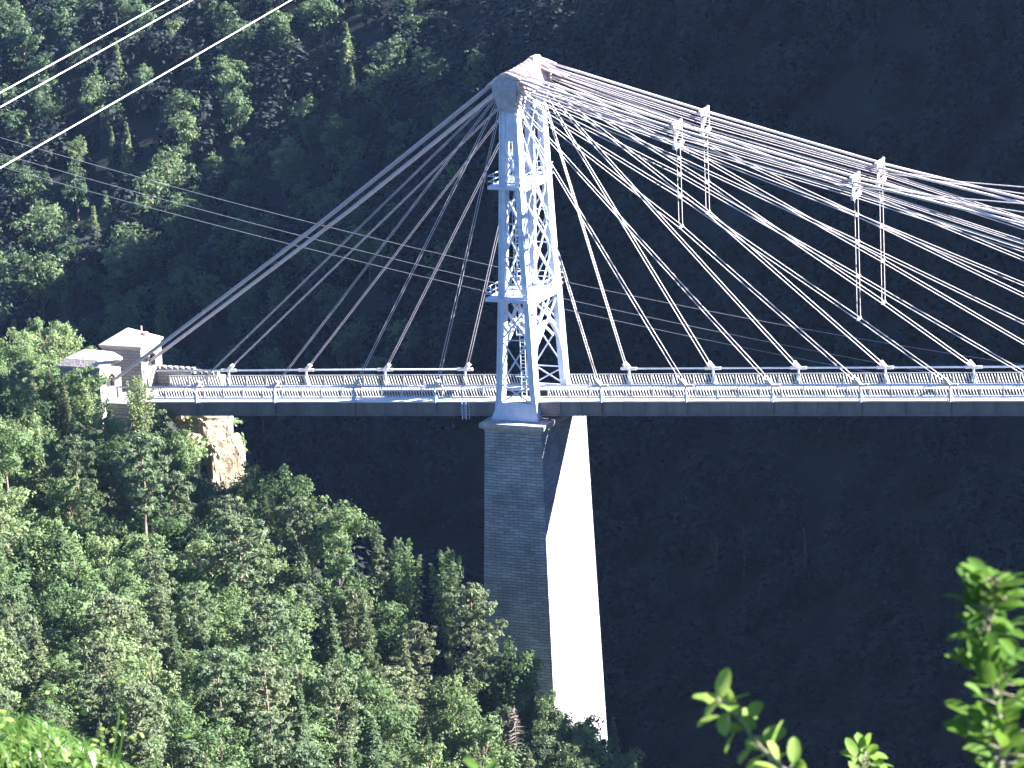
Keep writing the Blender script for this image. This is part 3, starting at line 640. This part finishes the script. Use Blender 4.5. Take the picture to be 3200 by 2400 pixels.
# dead conifer
p = at(1606, 2205, -22); g = hz(p[0], p[1]); T = MB(); hh = p[2]-g+.5
T.tube([(0, 0, -.5), (.05, 0, hh*.5), (0, .05, hh)], .13, 6, .02)
z = .8
while z < hh-.3:
    for b in range(5):
        a = RS.rand()*6.28; R_ = .25+1.5*(1-z/hh)**.7*(.6+.6*RS.rand()); e = (math.cos(a)*R_, math.sin(a)*R_, z-.3*R_+.1)
        T.tube([(0, 0, z), (e[0]*.5, e[1]*.5, z-.05), e], .035, 4, .012)
        for q in range(4): 
            f = .35+.6*RS.rand(); T.tube([(e[0]*f, e[1]*f, z-.2*R_*f), (e[0]*f+RS.normal()*.22, e[1]*f+RS.normal()*.22, z-.2*R_*f-.2*RS.rand())], .014, 3, .006)
    z += .3
t = empty('dead_conifer', (p[0], p[1], g-.5)); tag(t, 'bare grey-brown dead conifer near the foot of the pier', 'dead tree'); o = T.build('trunk', M['deadwood'], t); placed.append((p[0], p[1], 2))
cnt = {'n': 0}
tries = 0
while tries < 9000:
    tries += 1
    x = RS.uniform(-78, 24); y = RS.uniform(-110, 14 if x > -42 else 40)
    if -46.5 < x < -36 and -3.2 < y < 9.5: continue
    if -36 < x < -28 and y > 5.5: continue
    if x > -29 and y > -12.5: continue
    rr = RS.rand(); kd = 'broadleaf_tree' if rr < .44 else 'pine_tree' if rr < .66 else 'spruce_tree'
    d = 3.0 if kd == 'broadleaf_tree' else 2.6
    if not free(x, y, d): continue
    g = hz(x, y); h = RS.uniform(6.5, 10.5)*(1.08 if kd != 'broadleaf_tree' else 1)
    px, py = proj((x, y, g+h)); bx_, by_ = proj((x, y, g))
    if px < -130 or px > 2050 or py > 2560 or by_ < 0: continue
    lim = float(np.interp(px, SX, SY)); m_ = 1
    if py < lim-8:
        # shorten until the top meets the skyline of the wood
        h2 = h-(lim-py)/34.; 
        if h2 < (2.2 if -40 < x < -26 else 4.2): continue
        h = h2
    if y > 9.5 and x > -42: continue
    placed.append((x, y, d)); lb, gp = LAB[kd]
    place(kd, RS.randint(0, 9), x, y, h, RS.uniform(.85, 1.15)*(1+.25*(h < 7)), lb, gp); cnt['n'] += 1
print('near trees', cnt)
# understorey closing the gaps of the near wood
def clump_points(n, xr_, yr_, fn=None):
    return None
def ground_cover(name, n, reg, size, m, hmax, label, cl=14, rad=1.3):
    P = []; Nn = []; k = 0; it = 0
    while k < n and it < n*30:
        it += 1
        x = RS.uniform(reg[0], reg[1]); y = RS.uniform(reg[2], reg[3])
        if len(reg) > 4 and reg[4](x, y): continue
        z = hz(x, y); px, py = proj((x, y, z+1))
        if px < -120 or px > 3320 or py < -120 or py > 2520: continue
        hh = hmax*(.3+.7*RS.rand()); q = unit(cl)*np.array([rad, rad, hh*.6]); q[:, 2] = np.abs(q[:, 2])
        P.append(np.array([x, y, z])+q*(.5+.5*RS.rand(cl, 1))); Nn.append(q+np.array([0, 0, .5])); k += 1
    me = leafmesh(name, np.concatenate(P), np.concatenate(Nn), size, m, 1.5, .6); o = bpy.data.objects.new(name, me); COL.objects.link(o)
    tag(o, label, 'undergrowth', None, 'stuff'); return o
ground_cover('undergrowth', 5200, (-80, 26, -105, 20, lambda x, y: (-46.5 < x < -37 and -3. < y < 9.5) or (x > -36 and y > 4)), .26, M['leaf'], 2.2, 'low green bushes filling the gaps between the trees of the near wood', 40, 1.1)
# far wood, left: individual trees catching the sun
tries = 0; far = []; nf = 0
while tries < 12000 and nf < 285:
    tries += 1
    x = RS.uniform(-330, -40); y = RS.uniform(60, 330)
    g = hz(x, y)
    h = RS.uniform(6., 11.5); px, py = proj((x, y, g+h))
    if not (-120 < px < 1500 and -100 < py < 1150): continue
    if px > 1350-py*.35 and RS.rand() < .75: continue
    if float(height(x, y)) > 200: continue
    if any((a-x)**2+(b-y)**2 < 40. for a, b in far): continue
    if g < float(np.interp(x, PX, PZ))-0 and y < 50: continue
    far.append((x, y)); nf += 1
    kd = 'far_broadleaf' if RS.rand() < .78 else 'far_spruce'
    place(kd, RS.randint(0, 9), x, y, h, RS.uniform(.8, 1.2), ('broadleaf tree catching the sun on the dark far mountainside' if kd == 'far_broadleaf' else 'pointed conifer on the dark far mountainside'), ('broadleaf trees of the far mountainside' if kd == 'far_broadleaf' else 'conifers of the far mountainside'))
print('far trees', nf)
# far wood in shade, one mass
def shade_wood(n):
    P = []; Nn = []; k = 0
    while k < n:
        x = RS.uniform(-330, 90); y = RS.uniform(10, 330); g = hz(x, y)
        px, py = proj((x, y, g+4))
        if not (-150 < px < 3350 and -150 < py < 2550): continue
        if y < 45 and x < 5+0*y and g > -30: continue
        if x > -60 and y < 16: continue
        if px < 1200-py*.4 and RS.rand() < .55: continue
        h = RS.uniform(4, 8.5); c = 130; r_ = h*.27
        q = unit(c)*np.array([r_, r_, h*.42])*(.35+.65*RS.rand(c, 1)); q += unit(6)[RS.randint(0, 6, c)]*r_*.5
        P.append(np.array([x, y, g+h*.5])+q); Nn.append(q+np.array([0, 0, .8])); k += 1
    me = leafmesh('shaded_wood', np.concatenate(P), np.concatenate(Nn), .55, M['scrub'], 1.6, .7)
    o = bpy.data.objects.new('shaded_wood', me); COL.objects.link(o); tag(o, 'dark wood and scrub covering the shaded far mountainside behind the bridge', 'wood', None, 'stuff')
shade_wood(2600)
# bare saplings on the shaded slope
for px, py, hh in ((2230, 1690, 6), (2320, 1680, 6), (2510, 1690, 6.5), (2140, 1560, 5), (820, 1330, 4), (1135, 1300, 5)):
    # march the ray to the ground
    d = ray(px, py); t = 430.
    while t < 800 and (CAM+d*t)[2] > hz((CAM+d*t)[0], (CAM+d*t)[1])+hh*.9: t += 1.
    q = CAM+d*t; g = hz(q[0], q[1]); T = MB(); T.tube([(0, 0, -.5), (.2, 0, hh*.5), (.35*RS.normal(), .2, hh)], .09, 5, .02)
    for b in range(9):
        z = hh*(.35+.07*b); a = RS.rand()*6.28; T.tube([(.2, 0, z), (.2+math.cos(a)*.8, math.sin(a)*.8, z+1.)], .03, 4, .01)
    t_ = empty('bare_sapling', (q[0], q[1], g)); tag(t_, 'thin bare sapling on the shaded slope behind the bridge', 'sapling', 'bare saplings on the shaded slope'); T.build('trunk', M['bark'], t_)
# ------------------------------------------------------------------ power lines
def wire(name, a, b, sag, r, m, label, ext=.6):
    a = Vector(a); b = Vector(b); d = b-a; a = a-d*ext; b = b+d*ext; n = 40
    pts = [a.lerp(b, i/n) for i in range(n+1)]
    for i, p in enumerate(pts): t = i/n; p.z -= sag*4*t*(1-t)-sag*4*(ext/(1+2*ext))*(1-ext/(1+2*ext))
    o = MB().tube(pts, r, 6).build(name, m, None, True); tag(o, label, 'power line', None); return o
wire('power_line', atd(0, 290, 96), atd(525, 0, 118), .02, .016, M['wire'], 'uppermost of the three pale wires slanting across the top left corner')
wire('power_line', atd(0, 335, 96), atd(600, 0, 118), .02, .016, M['wire'], 'middle one of the three pale wires slanting across the top left corner')
wire('power_line', atd(0, 525, 96), atd(910, 0, 118), .05, .016, M['wire'], 'lowest of the three pale wires slanting across the top left corner')
for (y0, ym, y1, lb) in ((430, 862, 1140, 'highest of the three thin wires passing behind the lattice tower'), (480, 915, 1215, 'middle one of the three thin wires passing behind the lattice tower'), (520, 948, 1250, 'lowest of the three thin wires passing behind the lattice tower')):
    pts = []
    for i in range(41):
        s = i/40; x = -60+3420*s
        # parabola through the three heights at x = 0, 1680, 3200
        y = y0*(x-1680)*(x-3200)/(1680*3200)+ym*x*(x-3200)/(1680*(1680-3200))+y1*x*(x-1680)/(3200*(3200-1680))
        pts.append(atd(x, y, 505-75*s))
    o = MB().tube(pts, .028, 5).build('power_line', M['darkwire'], None, True); tag(o, lb, 'power line')
# ------------------------------------------------------------------ foreground plants
def apple_leaf(mb, p, d, n, L_, wd, fold=.25):
    d = Vector(d).normalized(); n = Vector(n); n = (n-d*n.dot(d)).normalized(); s = d.cross(n)
    prof = [(0, .0), (.1, .5), (.3, .95), (.55, 1.), (.8, .78), (.93, .42), (1., .0)]
    b = len(mb.v)
    for t, w in prof:
        c = Vector(p)+d*L_*t-n*(.18*L_*t*t); e = n*(fold*w*wd*.5)
        mb.v += [tuple(c-s*w*wd*.5+e), tuple(c), tuple(c+s*w*wd*.5+e)]
    for i in range(len(prof)-1):
        for q in (0, 1): mb.f.append((b+3*i+q, b+3*i+q+1, b+3*i+4+q, b+3*i+3+q))
def branch(name, pix, t, label, L_=.06, n=40, rad=.004, spread=.05, seedv=1, cat='branch'):
    rs = random.Random(seedv)
    root = atd(*pix[0], t); th = empty(name, tuple(root)); tag(th, label, cat)
    pts = [Vector(atd(a, b, t*(1+.01*math.sin(i*2.)))) for i, (a, b) in enumerate(pix)]
    st = MB(); st.tube(pts, rad*1.6, 7, rad*.5); lv = MB()
    tot = len(pts)-1
    for i in range(n):
        f = (i+.5)/n; g = f*tot; j = min(int(g), tot-1); p = pts[j].lerp(pts[j+1], g-j); ax = (pts[j+1]-pts[j]).normalized()
        a = i*2.4+rs.uniform(-.4, .4); s1 = ax.cross(Vector((0, 1, .1))).normalized(); s2 = ax.cross(s1)
        o = s1*math.cos(a)+s2*math.sin(a); d = (o*rs.uniform(.7, 1.1)+ax*rs.uniform(.2, .9)).normalized()
        q = p+o*spread*rs.uniform(.1, 1.)*(1.1-.7*f)
        st.tube([p, q], rad*.4, 4, rad*.25)
        apple_leaf(lv, q, d, Vector((rs.uniform(-.6, .6), rs.uniform(-.6, .2), 1)), L_*rs.uniform(.7, 1.25), L_*.6*rs.uniform(.8, 1.2), rs.uniform(.1, .5))
    child(st, 'stem', M['twig'], th, True); child(lv, 'leaves', M['apple'], th, True); return th
branch('apple_branch', [(3190, 2900), (3150, 2600), (3125, 2380), (3120, 2200), (3095, 2020), (3085, 1900), (3105, 1800)], 9.5, 'tall blurred leafy branch rising at the right edge in the foreground', .052, 270, .006, .085, 3)
branch('apple_branch', [(2620, 2900), (2560, 2560), (2480, 2430), (2380, 2340), (2290, 2230), (2240, 2180)], 9.5, 'blurred leafy branch leaning left at the bottom, left of the taller branch', .056, 46, .005, .05, 5)
branch('apple_branch', [(2720, 2800), (2705, 2500), (2700, 2400), (2705, 2340)], 17, 'small sharp leafy sprig between the two blurred branches at the bottom edge', .07, 46, .006, .09, 8)
branch('leafy_sprig', [(1530, 2800), (1525, 2560), (1520, 2450), (1505, 2400)], 9, 'blurred pale leaf tips poking up at the bottom edge below the pier', .036, 16, .004, .03, 9, 'sprig')
# weeds on the bank, bottom left
def weeds():
    mb = MB(); rs = random.Random(4)
    for i in range(9000):
        px = rs.uniform(-80, 470)*1.0; t = rs.uniform(26, 40)
        lim = float(np.interp(px, [-80, 60, 200, 320, 420], [2185, 2200, 2250, 2310, 2380]))+rs.random()**.7*260
        p = Vector(atd(px, lim, t)); hgt = rs.uniform(.2, .8); a = rs.uniform(0, 6.28); w = rs.uniform(.006, .018)
        d = Vector((math.cos(a)*.6, math.sin(a)*.6, 1)).normalized(); s = Vector((-math.sin(a), math.cos(a), 0))*w
        b0 = p-d*hgt; m_ = p-d*hgt*.4+Vector((0, 0, .02)); tip = p+Vector((math.cos(a), math.sin(a), -.3))*hgt*.25
        n = len(mb.v); mb.v += [tuple(b0-s), tuple(b0+s), tuple(m_-s*1.3), tuple(m_+s*1.3), tuple(tip)]; mb.f += [(n, n+1, n+3, n+2), (n+2, n+3, n+4)]
    o = mb.build('grass', M['grass']); tag(o, 'bright blurred grass on the bank in the bottom left corner', 'grass', None, 'stuff')
    # the bank itself carries it
weeds()
def bank_bush(px, py, t, n, rx, label, sd, L_=.07):
    rs = random.Random(sd); c = Vector(atd(px, py, t)); g = hz(c.x, c.y); th = empty('weed_bush', (c.x, c.y, g)); tag(th, label, 'bush')
    st = MB(); lv = MB()
    for i in range(14):
        a = rs.uniform(0, 6.28); e = Vector((c.x+math.cos(a)*rx*rs.random(), c.y+math.sin(a)*rx*rs.random(), c.z-rs.random()*.35)); st.tube([(c.x, c.y, g), tuple((Vector((c.x, c.y, g))+e)/2+Vector((.05, 0, .1))), tuple(e)], .012, 4, .004)
        for j in range(n//14):
            f = rs.uniform(.45, 1.05); p = Vector((c.x, c.y, g)).lerp(e, f)+Vector((rs.gauss(0, .09), rs.gauss(0, .09), rs.gauss(0, .09)))
            apple_leaf(lv, p, (rs.gauss(0, 1), rs.gauss(0, 1), rs.gauss(.3, .5)), (rs.gauss(0, .4), rs.gauss(-.3, .4), 1), L_*rs.uniform(.6, 1.2), L_*.5, .2)
    child(st, 'stem', M['grass'], th); child(lv, 'leaves', M['apple'], th, True)
bank_bush(60, 2200, 19, 420, .55, 'leafy weed bush at the very left of the grassy bank', 1, .036)
bank_bush(210, 2290, 18, 320, .45, 'leafy weed bush on the grassy bank, right of the bush at the left edge', 2, .036)
# ------------------------------------------------------------------ haze, light, camera
HAZE = 0.00003
if HAZE:
    hb = MB().box(-905, 1105, -605, 1105, -79, 175).build('haze', mat('tmp', (.5, .5, .5)))
    hm = bpy.data.materials.new('haze_air'); hm.use_nodes = True; nt = hm.node_tree; nt.nodes.remove(nt.nodes['Principled BSDF'])
    v = nt.nodes.new('ShaderNodeVolumePrincipled'); v.inputs['Density'].default_value = HAZE; v.inputs['Color'].default_value = (.36, .56, 1, 1); v.inputs['Anisotropy'].default_value = .2
    nt.links.new(v.outputs[0], nt.nodes['Material Output'].inputs['Volume']); hb.data.materials.clear(); hb.data.materials.append(hm); tag(hb, 'thin blue haze filling the gorge', 'haze', None, 'stuff')
w = bpy.data.worlds.new('World'); S.world = w; w.use_nodes = True; nt = w.node_tree
sky = nt.nodes.new('ShaderNodeTexSky'); sky.sky_type = 'NISHITA'; sky.sun_disc = False
el = math.asin(SUN[2]); az = math.atan2(SUN[0], SUN[1]); sky.sun_elevation = el; sky.sun_rotation = az; sky.altitude = 1200; sky.ozone_density = 10; sky.dust_density = .1
nt.links.new(sky.outputs[0], nt.nodes['Background'].inputs[0]); nt.nodes['Background'].inputs[1].default_value = .043
ld = bpy.data.lights.new('sun', 'SUN'); ld.energy = 5.0; ld.angle = math.radians(.5); ld.color = (1, .95, .88)
lo = bpy.data.objects.new('sun', ld); COL.objects.link(lo); lo.rotation_euler = Vector(SUN).to_track_quat('Z', 'Y').to_euler()
cd = bpy.data.cameras.new('camera'); cd.sensor_width = 36; cd.lens = FPX/3200*36; cd.clip_start = .5; cd.clip_end = 4000
cd.dof.use_dof = True; cd.dof.focus_distance = 400; cd.dof.aperture_fstop = 16
co = bpy.data.objects.new('camera', cd); COL.objects.link(co)
from mathutils import Matrix
co.matrix_world = Matrix(((RR[0], UU[0], -FF[0], CAM[0]), (RR[1], UU[1], -FF[1], CAM[1]), (RR[2], UU[2], -FF[2], CAM[2]), (0, 0, 0, 1)))
S.camera = co
S.view_settings.view_transform = 'Standard'; S.view_settings.look = 'None'; S.view_settings.exposure = 2.85; S.view_settings.gamma = 1
